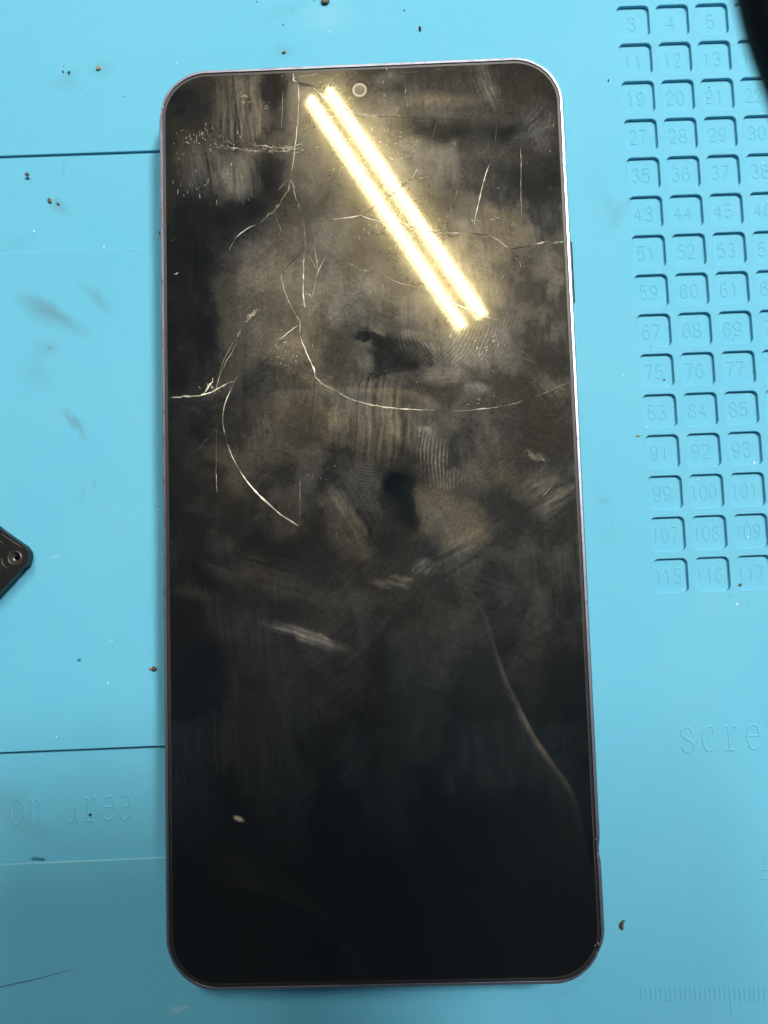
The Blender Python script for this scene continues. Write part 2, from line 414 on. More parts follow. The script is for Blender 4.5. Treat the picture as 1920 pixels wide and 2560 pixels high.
dents = [(404, 302, 2.0, .32), (1417, 436, 2.2, .42), (1494, 2110, 2.6, .45), (1502, 2366, 2.6, .40), (1476, 2420, 3.0, .3), (440, 205, 4.0, .22), (1400, 225, 3, .22),
         (1408, 300, 1.6, .2), (409, 1240, 1.4, .18), (410, 1330, 1.6, .2), (650, 176, 1.2, .15), (1345, 165, 2.5, .3)]
dl = [(*onphone(X, Y, 0), s * .7, d * .6) for X, Y, s, d in dents]
def nz1(x, seed=0):
    i = math.floor(x); f = x - i; f = f * f * (3 - 2 * f)
    h = lambda k: random.Random(k * 7919 + seed).random()
    return h(i) * (1 - f) + h(i + 1) * f
prof = [(1.3, -3.75, 0), (0.5, -3.45, 0), (0.1, -2.6, 0), (0.0, -1.4, 0), (0.0, 1.2, 0), (0.07, 2.2, 0), (0.22, 2.9, 0), (0.38, 3.38, .15), (0.46, 3.60, 1), (0.56, 3.70, 1),
        (0.98, 3.72, 1), (1.00, 3.71, 0), (1.04, 3.2, 0)]
V, Fc, lip = [], [], []
s_ = 0
for i, (x, y, nx, ny) in enumerate(CT):
    dd = 0
    for (ax, ay, s, d) in dl:
        dd += d * math.exp(-((x - ax) ** 2 + (y - ay) ** 2) / (s * s))
    jag = (nz1(i * .35, 1) - .5) * .03 + (nz1(i * 1.3, 2) - .5) * .03 * (1 + 6 * dd)
    for k, (o, z, l) in enumerate(prof):
        oo = o + (dd if k < 9 else dd * 0.35) + (jag if 5 < k < 10 else jag * .6 if k >= 10 else 0)
        if x > 0 and abs(nx) > .9: oo += .0
        zz = z - (dd * .6 if 6 < k < 11 else 0) + (nz1(i * 1.1, 3 + k) - .5) * dd * .5
        V.append((x - nx * oo, y - ny * oo, zz)); lip.append(l)
n, K = len(CT), len(prof)
for i in range(n):
    j = (i + 1) % n
    for k in range(K - 1): Fc.append((i * K + k, j * K + k, j * K + k + 1, i * K + k + 1))
fr = mesh_obj('frame', V, Fc, M_FRAME, phone, smooth=True)
for i_, pl in enumerate(fr.data.polygons): pl.use_smooth = (i_ % (K - 1)) < 6
at_ = fr.data.attributes.new('lip', 'FLOAT', 'POINT'); at_.data.foreach_set('value', lip)
def ring(name, o0, z0, o1, z1, m, parent=phone):
    V, Fc = [], []
    for (x, y, nx, ny) in CT: V += [(x - nx * o0, y - ny * o0, z0), (x - nx * o1, y - ny * o1, z1)]
    for i in range(n):
        j = (i + 1) % n; Fc.append((2 * i, 2 * j, 2 * j + 1, 2 * i + 1))
    return mesh_obj(name, V, Fc, m, parent)
ring('gasket', 1.03, 3.50, 1.8, 3.46, M_GASKET)
ring('glass_edge', 1.50, 3.56, 1.58, 3.585, M_EDGE)
bk = [(x - nx * 1.3, y - ny * 1.3, -3.75) for (x, y, nx, ny) in CT]
mesh_obj('back_cover', bk, [tuple(reversed(range(n)))], M_BACK, phone)
# camera bump under the top end lifts the phone slightly
V = [(p[0] - 20, p[1] + 55, z) for z in (-4.9, -3.7) for p in rrect(26, 34, 6, 6)]
m_ = 28; mesh_obj('camera_bump', V, [tuple(reversed(range(m_)))] + [(i, (i + 1) % m_, m_ + (i + 1) % m_, m_ + i) for i in range(m_)], M_BACK, phone)
# power key on the right side
a = onphone(1438, 604, .3); b = onphone(1437, 762, .3)
V = []
kx = PW / 2
for z, o in ((-1.0, 0.35), (-0.8, .62), (0.8, .62), (1.0, .35)):
    for yy in (a[1], a[1] - .35, b[1] + .35, b[1]):
        V.append((kx + (o if yy not in (a[1], b[1]) else o * .5), yy, z))
for z in (-1.0, 1.0):
    for yy in (a[1], b[1]): V.append((kx - .2, yy, z))
Fc = [(4 * i + j, 4 * i + j + 1, 4 * (i + 1) + j + 1, 4 * (i + 1) + j) for i in range(3) for j in range(3)]
Fc += [(0, 1, 2, 3, 17, 16), (12, 18, 19, 15, 14, 13), (0, 4, 8, 12, 18, 16), (3, 17, 19, 15, 11, 7)]
mesh_obj('power_button', V, Fc, M_GASKET, phone)

# ---- screen glass: dense sheet carrying grease film and painted reflections as a vertex attribute
GZ = 3.60
gi = 1.55                                  # inset of the glass from the outline
gw, gh, gr = PW - 2 * gi, PH - 2 * gi, PR - gi
NU, NV = 430, 940
vv = np.linspace(-gh / 2, gh / 2, NV)
# denser rows inside the corner arcs
tcor = np.linspace(0, math.pi / 2, 60)
ycor = (gh / 2 - gr) + gr * np.sin(tcor)
vv = np.unique(np.concatenate([vv[np.abs(vv) < gh / 2 - gr], ycor, -ycor]))
NV = len(vv)
over = np.maximum(np.abs(vv) - (gh / 2 - gr), 0)
hw = gw / 2 - gr + np.sqrt(np.maximum(gr * gr - over ** 2, 0))
uu = np.linspace(-1, 1, NU)
XX = hw[:, None] * uu[None, :]; YY = np.repeat(vv[:, None], NU, 1)

rng = np.random.RandomState(11)
TAB = rng.rand(16, 256, 256)
def vn(x, y, s=0):
    T = TAB[s % 16]; xi = np.floor(x).astype(int); yi = np.floor(y).astype(int)
    fx = x - xi; fy = y - yi; fx = fx * fx * (3 - 2 * fx); fy = fy * fy * (3 - 2 * fy)
    g = lambda a, b: T[a & 255, b & 255]
    return (g(xi, yi) * (1 - fx) + g(xi + 1, yi) * fx) * (1 - fy) + (g(xi, yi + 1) * (1 - fx) + g(xi + 1, yi + 1) * fx) * fy
def fbm(x, y, s=0, o=4, gain=.5):
    a, t, w = 0, 0, 1
    for k in range(o):
        a = a + w * vn(x * 2 ** k + 17.3 * k, y * 2 ** k + 9.1 * k, s + k); t += w; w *= gain
    return a / t
# work in a convenient chart of the screen: photo-pixel-like coordinates of each glass point
pm = np.array(PM); cmT = np.array(CM).T
W3 = np.stack([XX, YY, np.full_like(XX, GZ)], -1) @ pm.T + np.array(PC)
dC = (W3 - np.array([0, 0, CZ])) @ cmT.T
SX = 960 + F * dC[..., 0] / -dC[..., 2]; SY = 1280 - F * dC[..., 1] / -dC[..., 2]
def sst(a, b, x):
    t = np.clip((x - a) / (b - a), 0, 1); return t * t * (3 - 2 * t)
wx = SX + 70 * (fbm(SX / 90, SY / 90, 1) - .5) + 14 * (fbm(SX / 16, SY / 16, 4) - .5)
wy = SY + 70 * (fbm(SX / 90, SY / 90, 2) - .5) + 14 * (fbm(SX / 16, SY / 16, 5) - .5)
brk = fbm(SX / 28 + 3, SY / 34, 5, 4)
def ell(cx, cy, rx, ry, rot=0, soft=.5, warp=True):
    x, y = (wx, wy) if warp else (SX, SY)
    a = math.radians(rot); ca, sa = math.cos(a), math.sin(a)
    u = ((x - cx) * ca + (y - cy) * sa) / rx; v = (-(x - cx) * sa + (y - cy) * ca) / ry
    soft = min(1, soft + .2)
    return (1 - sst(1 - soft, 1.12, np.sqrt(u * u + v * v))) * (.45 + 1.1 * brk)
def streak(rot, wl=5, ln=90, s=0, c=1.0):
    a = math.radians(rot); ca, sa = math.cos(a), math.sin(a)
    al = wx * .25 + SX * .75; be = wy * .25 + SY * .75
    u = al * ca + be * sa; v = -al * sa + be * ca
    t = .5 * vn(u / ln, v / wl, s) + .3 * vn(u / (ln * .5), v / (wl * .5), s + 1) + .2 * vn(u / (ln * 2), v / (wl * 3), s + 2)
    return np.clip((t - .5) * 2.2 * c + .6, 0, 1.6)
def prints(cx, cy, rot, sp=8.5, curv=.004, s=0):
    a = math.radians(rot); ca, sa = math.cos(a), math.sin(a)
    x = SX - cx + 10 * (fbm(SX / 40, SY / 40, s) - .5); y = SY - cy + 10 * (fbm(SX / 40, SY / 40, s + 3) - .5)
    u = x * ca + y * sa; v = -x * sa + y * ca
    ph = (v + curv * u * u) * 2 * math.pi / sp
    return (.5 + .5 * np.sin(ph)) ** 1.5 * (0.55 + .9 * (fbm(SX / 11, SY / 11, s + 2) - .2))
spk = vn(SX / 2.6, SY / 2.6, 7) * vn(SX / 5.1, SY / 5.1, 9)
speck = sst(.55, .8, spk)
grain = fbm(SX / 5, SY / 5, 6, 3)
big = fbm(SX / 150, SY / 150, 3, 4)
mid = fbm(wx / 45, wy / 60, 8, 4)

H = np.zeros_like(SX)          # haze
G = np.zeros_like(SX)          # dry film, plus painted reflection edge and band
Wm = np.full_like(SX, .55)     # warmth
top = 1 - sst(950, 1950, SY)
ma = fbm(SX / 130, SY / 130, 12, 2); mb = fbm(SX / 110 + 9, SY / 110, 13, 2)
w1 = sst(.42, .56, ma); w2 = sst(.45, .6, mb)
dirn = w1 * streak(84, 5, 110, 1, 1.1) + (1 - w1) * (w2 * streak(-38, 6, 100, 5, 1.1) + (1 - w2) * streak(22, 6, 120, 3, 1.1))
patch = sst(.34, .64, fbm(wx / 150 + 5, wy / 130, 7, 3))
H += .08 + .06 * sst(.3, .7, big) + top * (.10 + .42 * patch * (.35 + sst(.3, .7, mid))) * (.68 + .5 * dirn)
G += .10 * top * patch * sst(.3, .7, mid)
def add(mask, amt, film=0.0, warm=None):
    global H, G, Wm
    H = H + mask * amt; G = G + mask * film
    if warm is not None: Wm = Wm * (1 - np.clip(mask, 0, 1)) + warm * np.clip(mask, 0, 1)
def cut(mask, k):
    global H, G
    H = H * (1 - mask * k); G = G * (1 - mask * k)
# general greasy middle
add(ell(820, 640, 330, 380, 10, .75) * (.55 + .9 * (mid - .3)), .42, .0, .75)
add(ell(740, 720, 170, 210, 15, .4) * (.8 + .5 * (grain - .5)), .38, .10, .85)
add(ell(900, 700, 150, 110, 20, .5) * (.6 + .8 * (grain - .3)), .40, .06, .7)
add(ell(1240, 620, 170, 240, 0, .8) * (.5 + mid), .14, .02, .9)
add(ell(1180, 330, 230, 150, 0, .8) * (.4 + mid), .20, .03, .5)
# top left streaks
add(ell(600, 285, 95, 125, 8, .45) * streak(86, 4, 60, 1), .75, .17, .5)
add(ell(515, 430, 125, 85, 55, .5) * streak(80, 4, 60, 3), .62, .13, .45)
add(ell(600, 455, 62, 70, 60, .3) * streak(88, 5, 60, 5), .60, .12, .6)
add(ell(740, 260, 50, 90, 10, .6) * (.5 + grain), .35, .08, .4)
add(ell(470, 600, 60, 320, 0, .9) * streak(88, 7, 160, 2), .16, .05, .2)
cut(ell(690, 215, 40, 75, 0, .6), .75)
add(ell(530, 340, 70, 28, 5, .6) * speck, 2.2, .9, .5)
add(ell(470, 395, 50, 70, 0, .8) * speck, .9, .5, .5)
add(ell(690, 372, 80, 13, 8, .5) * sst(.45, .7, spk), 2.6, 2.2, .7)
add(ell(607, 236, 22, 16, 0, .7) * sst(.35, .65, spk), 2.0, 1.4, .6)
add(ell(668, 262, 12, 10, 0, .7) * sst(.3, .6, spk), 3.0, 1.6, .5)
# prints left of the lamp reflection
add(ell(765, 425, 85, 75, 0, .4) * (.45 + .5 * prints(850, 470, -8, 9, .006, 0) + .3 * (grain - .4)), .60, .10, .6)
add(ell(850, 560, 70, 90, 20, .5) * (.4 + .8 * prints(820, 560, 75, 8, .003, 2)), .42, .06, .6)
# mottled patch right of the lamp
add(ell(970, 330, 90, 130, -28, .5) * (.35 + 1.1 * speck + .8 * (grain - .25)), .85, .16, 1.0)
add(ell(965, 195, 45, 24, 0, .6) * (.3 + grain), .5, .16, .8)
add(ell(1090, 248, 150, 24, 3, .9, False), .22, .30, 1.0)  # blurred ghost reflection, painted in as a warm film band
add(ell(1225, 220, 45, 45, 20, .5) * streak(70, 5, 40, 6), .5, .20, .5)
add(ell(1340, 320, 60, 70, 0, .6) * streak(-52, 6, 40, 4), .45, .17, .3)
cut(ell(1110, 325, 140, 45, 5, .6), .6)
cut(ell(1260, 335, 60, 35, 0, .6), .6)
cut(ell(1060, 330, 60, 40, 0, .5), .4)
# left column and dark left margin
lm = (1 - sst(505, 560, wx + 40 * sst(700, 480, SY))) * sst(380, 760, SY) * (1 - .3 * sst(1300, 1500, SY)); cut(lm, .62); Wm = Wm * (1 - .8 * lm)
for e_ in ((685, 445, 60, 75, 0), (600, 560, 70, 70, 20), (455, 250, 60, 55, 0), (690, 215, 38, 60, 0), (505, 560, 90, 130, 0), (1250, 460, 90, 70, 0), (1370, 500, 60, 130, 0)):
    q_ = ell(*e_, soft=.35); cut(np.clip(q_, 0, 1), .62); Wm = Wm * (1 - .8 * np.clip(q_, 0, 1))
add(ell(610, 860, 55, 190, 0, .35) * streak(89, 8, 200, 7, .6), .30, .07, .55)
add(ell(760, 1010, 200, 130, 0, .6) * (.6 + .5 * mid), .30, .08, .9)
add(ell(700, 860, 75, 60, 0, .3) * (.2 + 1.2 * speck + .5 * grain), .7, .18, .4)
add(ell(560, 1200, 150, 160, 0, .8) * (.5 + .6 * mid), .16, .05, .9)
# dark wiped palm shape
hand = np.maximum(ell(960, 878, 62, 42, -20, .25), np.maximum(ell(925, 838, 50, 17, 18, .3), ell(905, 824, 12, 10, 0, .4)))
hand = np.maximum(hand, ell(1010, 905, 50, 30, 10, .4))
cut(hand, .72); Wm = Wm * (1 - hand)
add(ell(1052, 838, 85, 14, 8, .9, False), .12, .30, 1.0)
# prints right of the hand
add(ell(1050, 870, 60, 40, 10, .5) * prints(1050, 870, 60, 10, .004, 5), .75, .18, .4)
add(ell(1180, 850, 130, 75, -25, .6) * (.2 + prints(1180, 880, -55, 9, .002, 6) * .9), .80, .22, .45)
add(ell(1110, 930, 80, 36, 12, .6) * (.4 + streak(10, 4, 30, 8) * .6), .75, .16, .7)
add(ell(1190, 985, 50, 26, 20, .7) * (.3 + 1.6 * speck + grain), .8, .22, .6)
add(ell(1370, 980, 60, 45, 20, .7) * (1.4 * speck + .5 * streak(60, 4, 30, 2)), .8, .22, .5)
# curtain of vertical drag marks
add(ell(930, 1045, 150, 120, 0, .5) * streak(95, 5, 130, 9, 1.2), .70, .20, .8)
add(ell(900, 1185, 75, 55, 25, .5) * (.3 + prints(860, 1330, 15, 7.5, .004, 1)), .50, .15, .5)
add(ell(1075, 1150, 45, 85, -12, .5) * (.1 + prints(1300, 1150, 88, 9.5, .0016, 3) * 1.2), .95, .26, .45)
add(ell(1120, 1210, 60, 25, 0, .6) * (.2 + prints(1120, 1210, 88, 8.5, .002, 4)), .75, .22, .55)
add(ell(1062, 1078, 26, 12, 0, .6) * streak(80, 4, 20, 2), 1.2, .5, .6)
add(ell(1340, 1140, 45, 14, 32, .7) * streak(60, 5, 20, 4), 1.0, .5, .6)
add(ell(1375, 1235, 85, 70, -30, .7) * streak(-32, 7, 60, 5), .65, .22, .85)
add(ell(1240, 1190, 130, 90, 0, .8) * (.5 + prints(1240, 1190, -30, 11, .001, 7) * .4), .38, .09, .9)
add(ell(1110, 1300, 120, 95, 20, .7) * (.7 + .4 * mid), .60, .20, .95)
oval = ell(992, 1215, 46, 44, 10, .25); cut(oval, .8); Wm = Wm * (1 - oval)
cut(ell(1020, 1290, 34, 60, -12, .35), .55)
add(ell(880, 1290, 60, 120, -28, .5) * streak(58, 9, 150, 6, 1.3), .45, .18, .7)
cut(ell(800, 1270, 16, 70, -50, .6), .6)
cut(ell(930, 1330, 14, 110, -30, .6), .5)
add(ell(760, 1255, 60, 26, 30, .6) * (.4 + speck), .4, .14, .5)
add(ell(985, 1446, 55, 18, -8, .7) * streak(15, 5, 40, 3), .9, .60, .6)
add(ell(1055, 1425, 35, 26, -30, .7) * streak(-50, 5, 30, 5), .8, .55, .8)
add(ell(1150, 1370, 150, 70, -30, .8) * streak(-30, 10, 150, 7), .40, .16, .6)
# lower screen: faint broad wipes
add(ell(650, 1430, 230, 50, 18, .8) * streak(15, 14, 220, 2), .30, .16, .8)
add(ell(480, 1480, 70, 30, -12, .9), .20, .12, 1.0)
add(ell(900, 1500, 300, 160, 0, .9) * (.2 + mid), .10, .07, .75)
add(ell(1060, 1640, 200, 120, 0, .9) * mid, .08, .06, .4)
add(ell(700, 1700, 160, 130, 0, .9) * mid, .06, .05, .6)
cut(ell(890, 1790, 40, 95, 0, .7), .7)
cut(ell(500, 1700, 60, 200, 5, .8), .5)
add(ell(762, 1588, 112, 27, 17, .5) * streak(17, 3, 160, 4), .5, 1.15, .75)
add(ell(815, 1602, 55, 19, 14, .5) * streak(14, 3, 120, 6), .3, .75, .75)
add(ell(597, 2047, 17, 7, 22, .5, False), 0, 3.6, 1.0)
def polyd(P, warp=0):
    d = np.full(SX.shape, 1e9); sgn = np.zeros_like(SX)
    for (x0, y0), (x1, y1) in zip(P[:-1], P[1:]):
        vx, vy = x1 - x0, y1 - y0; L2 = vx * vx + vy * vy
        t = np.clip(((SX - x0) * vx + (SY - y0) * vy) / L2, 0, 1)
        dx, dy = SX - x0 - t * vx, SY - y0 - t * vy; dd = np.sqrt(dx * dx + dy * dy)
        side = np.sign(vx * dy - vy * dx)
        sgn = np.where(dd < d, side, sgn); d = np.minimum(d, dd)
    return d, sgn
pth = [tuple(p) for p in smooth_path([(1128, 1428), (1165, 1470), (1210, 1532), (1236, 1610), (1262, 1690), (1290, 1750), (1330, 1830), (1380, 1905), (1420, 1960), (1446, 2020), (1462, 2090)], 5)]  # boundary of a reflection in the glass, painted into haze and film
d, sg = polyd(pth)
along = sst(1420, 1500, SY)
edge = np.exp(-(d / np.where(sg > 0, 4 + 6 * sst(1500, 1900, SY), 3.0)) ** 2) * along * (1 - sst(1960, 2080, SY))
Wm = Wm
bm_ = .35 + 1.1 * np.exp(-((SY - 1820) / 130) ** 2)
add(edge * bm_ * (.4 + 1.0 * vn(SY / 40, SX * 0, 5)), .15, .50, 1.0); refl_edge_warm = edge
inner = np.exp(-d / 130) * (sg > 0) * sst(1440, 1600, SY) * (1 - sst(2150, 2400, SY))  # lit side of that reflection, painted paler
add(inner, .05, .06, .6)
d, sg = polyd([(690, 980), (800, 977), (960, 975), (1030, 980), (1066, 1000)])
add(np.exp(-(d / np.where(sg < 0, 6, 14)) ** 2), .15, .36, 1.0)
pth = [tuple(p) for p in smooth_path([(630, 2225), (720, 2255), (810, 2310), (860, 2380), (890, 2440)], 5)]
d, sg = polyd(pth); add(np.exp(-d / 60) * (sg < 0), 0, .07, .5)
def polym(P, soft):
    x = SX + 16 * (fbm(SX / 30, SY / 30, 2, 3) - .5) + 7 * (vn(SX / 5, SY / 5, 6) - .5); y = SY + 16 * (fbm(SX / 30, SY / 30, 9, 3) - .5)
    ins = np.zeros(SX.shape, bool); dmin = np.full(SX.shape, 1e9)
    for (x0, y0), (x1, y1) in zip(P, P[1:] + P[:1]):
        if y1 != y0:
            c_ = ((y0 > y) != (y1 > y)) & (x < (x1 - x0) * (y - y0) / (y1 - y0) + x0); ins ^= c_
        vx, vy = x1 - x0, y1 - y0; t = np.clip(((x - x0) * vx + (y - y0) * vy) / (vx * vx + vy * vy), 0, 1)
        dmin = np.minimum(dmin, np.hypot(x - x0 - t * vx, y - y0 - t * vy))
    return sst(-soft, soft, np.where(ins, dmin, -dmin))
add(polym([(515, 690), (640, 680), (790, 650), (800, 900), (650, 905), (545, 965), (548, 800), (535, 730)], 14) * (.6 + .5 * streak(88, 9, 200, 4, .7)), .20, .07, .8)
add(polym([(545, 190), (645, 192), (668, 280), (662, 345), (560, 345), (535, 260)], 12) * streak(85, 5, 70, 7, 1.1), .30, .12, .6)
add(polym([(525, 385), (645, 372), (628, 440), (608, 505), (572, 480), (540, 425)], 10) * streak(86, 5, 60, 3, 1.1), .45, .14, .5)
add(polym([(1040, 1220), (1130, 1228), (1215, 1270), (1215, 1340), (1100, 1385), (1050, 1330)], 16), .20, .09, .95)
add(polym([(640, 835), (750, 845), (765, 930), (720, 975), (640, 955)], 9) * speck, .5, .35, .3)
for P_, k_, so in (([(897, 818), (915, 815), (940, 832), (985, 845), (1040, 850), (1075, 880), (1085, 915), (1040, 925), (985, 935), (945, 945), (915, 948), (935, 905), (940, 870), (915, 840)], .78, 5),
                   ([(955, 1210), (975, 1175), (1010, 1168), (1035, 1195), (1036, 1240), (1042, 1330), (1003, 1300), (978, 1352), (960, 1300), (948, 1250)], .75, 7),
                   ([(800, 1165), (835, 1180), (905, 1215), (960, 1290), (990, 1390), (960, 1400), (915, 1300), (850, 1230)], .5, 9),
                   ([(1060, 1340), (1100, 1335), (1095, 1400), (1060, 1405)], .5, 8), ([(640, 905), (545, 1010), (760, 985), (930, 1000), (930, 985), (700, 965)], .35, 12),
                   ([(660, 175), (722, 175), (724, 250), (718, 330), (672, 345), (668, 280), (650, 230)], .6, 9), ([(640, 395), (720, 400), (700, 500), (650, 545), (560, 590), (600, 520)], .6, 14),
                   ([(405, 560), (470, 560), (520, 690), (545, 760), (535, 960), (405, 980)], .45, 12), ([(1010, 290), (1230, 310), (1290, 350), (1200, 380), (1060, 350)], .5, 14)):
    q_ = polym(P_, so * 1.3) * (.7 + .5 * (grain - .2)); cut(np.clip(q_, 0, 1), k_ * .95); Wm = Wm * (1 - .5 * np.clip(q_, 0, 1))
cut(sst(1180, 1330, SX) * (1 - sst(900, 1000, SY)), .35)
# haze and warmth fall off toward the bottom end
fade = 1 - .80 * sst(1500, 2100, SY); H = H * fade; Wm = np.clip((Wm * 1.0 + .08) * (1 - .6 * sst(1500, 1900, SY)), 0, 1)
fine = .85 + .5 * (vn(SX / 2.2, SY / 2.2, 10) - .5) + .35 * (vn(SX / 4, SY / 4, 12) - .5)
H = np.clip(H * fine, 0, 4) ; G = np.clip(G * fine, 0, 6)
G = G + .028 + .09 * sst(1250, 1500, SY) * (1 - sst(1900, 2300, SY)) * sst(.42, .68, fbm(wx / 120, wy / 170, 1, 4)) * (.5 + .6 * dirn)
Wm = np.maximum(Wm * (.6 + .8 * vn(wx / 90, wy / 110, 4)), np.maximum(sst(.6, 1.6, G), refl_edge_warm)).clip(0, 1)
dust = (vn(SX / 1.9, SY / 1.9, 13) * vn(SX / 3.3, SY / 3.3, 14)) > .93
G = np.where(dust & (SY < 1500), G + 2.0, G)

V = np.stack([XX, YY, np.full_like(XX, GZ)], -1).reshape(-1, 3) * U
idx = np.arange(NV * NU).reshape(NV, NU)
Fq = np.stack([idx[:-1, :-1], idx[:-1, 1:], idx[1:, 1:], idx[1:, :-1]], -1).reshape(-1, 4)
me = bpy.data.meshes.new('screen')
me.vertices.add(len(V)); me.vertices.foreach_set('co', V.astype(np.float32).ravel())
me.loops.add(Fq.size); me.loops.foreach_set('vertex_index', Fq.astype(np.int32).ravel())
me.polygons.add(len(Fq)); me.polygons.foreach_set('loop_start', np.arange(0, Fq.size, 4, dtype=np.int32))
me.update(calc_edges=True)
ca = me.attributes.new('smudge_reflection', 'FLOAT_COLOR', 'POINT')
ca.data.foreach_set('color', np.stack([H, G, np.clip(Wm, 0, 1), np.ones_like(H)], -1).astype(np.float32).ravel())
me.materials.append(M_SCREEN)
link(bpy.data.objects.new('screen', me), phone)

# front camera in the glass
ccx, ccy = onphone(899, 225, GZ)
def disc(name, r0, r1, z, m, parent, N=48):
    V = []; Fc = []
    for i in range(N):
        a = 2 * math.pi * i / N
        V.append((ccx + r1 * math.cos(a), ccy + r1 * math.sin(a), z))
        if r0 > 0: V.append((ccx + r0 * math.cos(a), ccy + r0 * math.sin(a), z))
    if r0 > 0:
        for i in range(N): j = (i + 1) % N; Fc.append((2 * i, 2 * j, 2 * j + 1, 2 * i + 1))
    else: Fc.append(tuple(range(N)))
    return mesh_obj(name, V, Fc, m, parent)
fc_ = disc('front_camera', 0, 1.02, GZ + .012, M_LENS, phone)
disc('camera_ring', 0.98, 1.34, GZ + .02, M_RING, fc_)

# ---- cracks
CZH = GZ + 0.004
def crack(P, w=.11, dark=False, jit=1.6, name='crack', taper=True, hgt=.035, strands=1):
    pl = []
    for st in range(strands):
        rr = random.Random(hash((P[0][0], P[0][1], st)) % 99991)
        Q = smooth_path(P, max(3, 2)) if len(P) > 2 else [Vector(P[0]), Vector(P[-1])]
        # resample every ~7 px with small jitter
        R_ = [Q[0]]
        for a, b in zip(Q[:-1], Q[1:]):
            L_ = (b - a).length; k = max(1, int(L_ / 7)); nn = Vector((-(b - a).y, (b - a).x)).normalized() if L_ > 0 else Vector((0, 0))
            for i in range(1, k + 1):
                R_.append(a + (b - a) * (i / k) + nn * rr.uniform(-jit, jit) * (1 + st) * .6)
        pl.append([Vector(onphone(p.x, p.y, GZ)) for p in R_])
    def wf(i, n):
        e = min(1, min(i, n - 1 - i) / 4 + .25) if taper else 1
        return w * e * 1.25 * (.4 + 1.1 * nz1(i * .7, int(P[0][0])))
    V, Fc = ridge(pl, CZH, wf, hgt, 3)
    return mesh_obj(name, V, Fc, M_CRACKD if dark else M_CRACK, phone)
C = crack
C([(742, 190), (745, 204), (762, 210), (778, 216)], .22, True)
C([(735, 186), (733, 200), (742, 205)], .18)
C([(744, 204), (758, 215), (775, 214), (782, 218)], .30, True)
C([(782, 218), (810, 243), (840, 262), (880, 279), (920, 288), (945, 290)], .23, jit=.5)
C([(745, 210), (747, 250), (744, 310), (740, 350), (733, 410), (726, 447)], .09)
C([(708, 228), (706, 262), (704, 320)], .05)
C([(726, 447), (732, 460), (736, 480), (752, 530), (757, 537)], .09, jit=2.4, strands=2)
C([(726, 447), (722, 470), (716, 482), (700, 508), (684, 528), (672, 536), (650, 558)], .10, jit=2.0, strands=2)
C([(650, 558), (625, 568), (602, 582), (590, 595), (578, 615), (573, 626)], .09)
C([(684, 530), (690, 545), (697, 556)], .06)
C([(757, 535), (762, 590), (760, 640), (758, 720), (760, 760), (765, 770)], .12, strands=2, jit=1.2)
C([(757, 535), (770, 541), (780, 551), (800, 551), (850, 546), (890, 541), (905, 537)], .10, jit=.9)
C([(905, 537), (930, 520), (960, 500), (990, 478), (1020, 453), (1030, 447)], .13, dark=True, jit=.8)
C([(1030, 447), (1038, 432), (1043, 422)], .10, jit=.6)
C([(1028, 449), (1055, 444), (1080, 441)], .07)
C([(905, 540), (935, 550), (975, 556), (1015, 562), (1050, 573), (1090, 581), (1140, 583), (1181, 583)], .15, jit=.7)
C([(1181, 583), (1200, 586), (1218, 587)], .30, True)
C([(1050, 574), (1088, 580), (1120, 582)], .16, True)
C([(1218, 587), (1240, 597), (1262, 614), (1272, 620)], .12)
C([(1272, 620), (1290, 640), (1300, 665), (1305, 690)], .10, True)
C([(1288, 642), (1298, 655), (1301, 668)], .16, strands=2)
C([(1275, 622), (1300, 619), (1328, 614)], .14, True)
C([(1328, 614), (1345, 607), (1365, 605), (1390, 607), (1408, 604)], .12, jit=2.8, strands=2)
C([(1337, 593), (1340, 610)], .09)
C([(1181, 583), (1188, 545), (1198, 500), (1213, 440), (1225, 407)], .12, jit=.5)
C([(1238, 370), (1240, 330), (1242, 300)], .04)
C([(1301, 370), (1303, 410), (1302, 460), (1303, 520), (1304, 546)], .10, jit=.6)
C([(1304, 546), (1285, 557), (1268, 566)], .07)
C([(1304, 366), (1322, 350)], .05)
C([(1092, 299), (1088, 320), (1082, 345)], .09, jit=1.4)
C([(1141, 475), (1140, 490), (1136, 510)], .08)
C([(1135, 440), (1130, 465), (1125, 480)], .05)
C([(1117, 540), (1110, 562), (1102, 576)], .05)
C([(1270, 668), (1258, 690), (1250, 708)], .06)
C([(1190, 626), (1198, 636)], .08); C([(1195, 613), (1211, 616)], .08)
C([(1165, 412), (1185, 428)], .04)
# inner star left of centre
C([(757, 622), (765, 580), (758, 622)], .08)
C([(757, 622), (742, 642), (725, 660), (710, 682), (704, 692)], .13, True, jit=.8)
C([(735, 655), (715, 675), (704, 692), (710, 720), (722, 755), (738, 785), (750, 805), (750, 835)], .10, strands=1)
C([(750, 810), (735, 820), (712, 838), (690, 856)], .08)
C([(750, 838), (757, 860), (775, 900), (783, 920), (788, 940)], .08)
C([(778, 912), (786, 922), (787, 940)], .20)
C([(787, 940), (800, 955), (815, 965), (835, 974), (860, 990), (900, 1005), (950, 1016), (1000, 1022), (1040, 1024), (1085, 1025)], .13, strands=2, jit=1.0)
C([(840, 976), (862, 990), (875, 996)], .20)
C([(1130, 1027), (1170, 1026), (1220, 1021), (1245, 1018)], .11)
C([(1245, 1018), (1290, 1008), (1340, 990), (1372, 978), (1400, 965), (1424, 955)], .07, jit=1.6)
C([(787, 942), (785, 980), (778, 1040), (774, 1080)], .09, True, jit=.5)
C([(787, 575), (797, 595), (812, 613), (820, 625)], .12, strands=2, jit=2.2)
C([(820, 625), (808, 650), (795, 680), (788, 710), (780, 738)], .09)
C([(788, 578), (784, 610), (790, 640), (794, 668)], .09, strands=2)
C([(765, 625), (775, 645), (787, 665), (796, 674)], .10, jit=3.0)
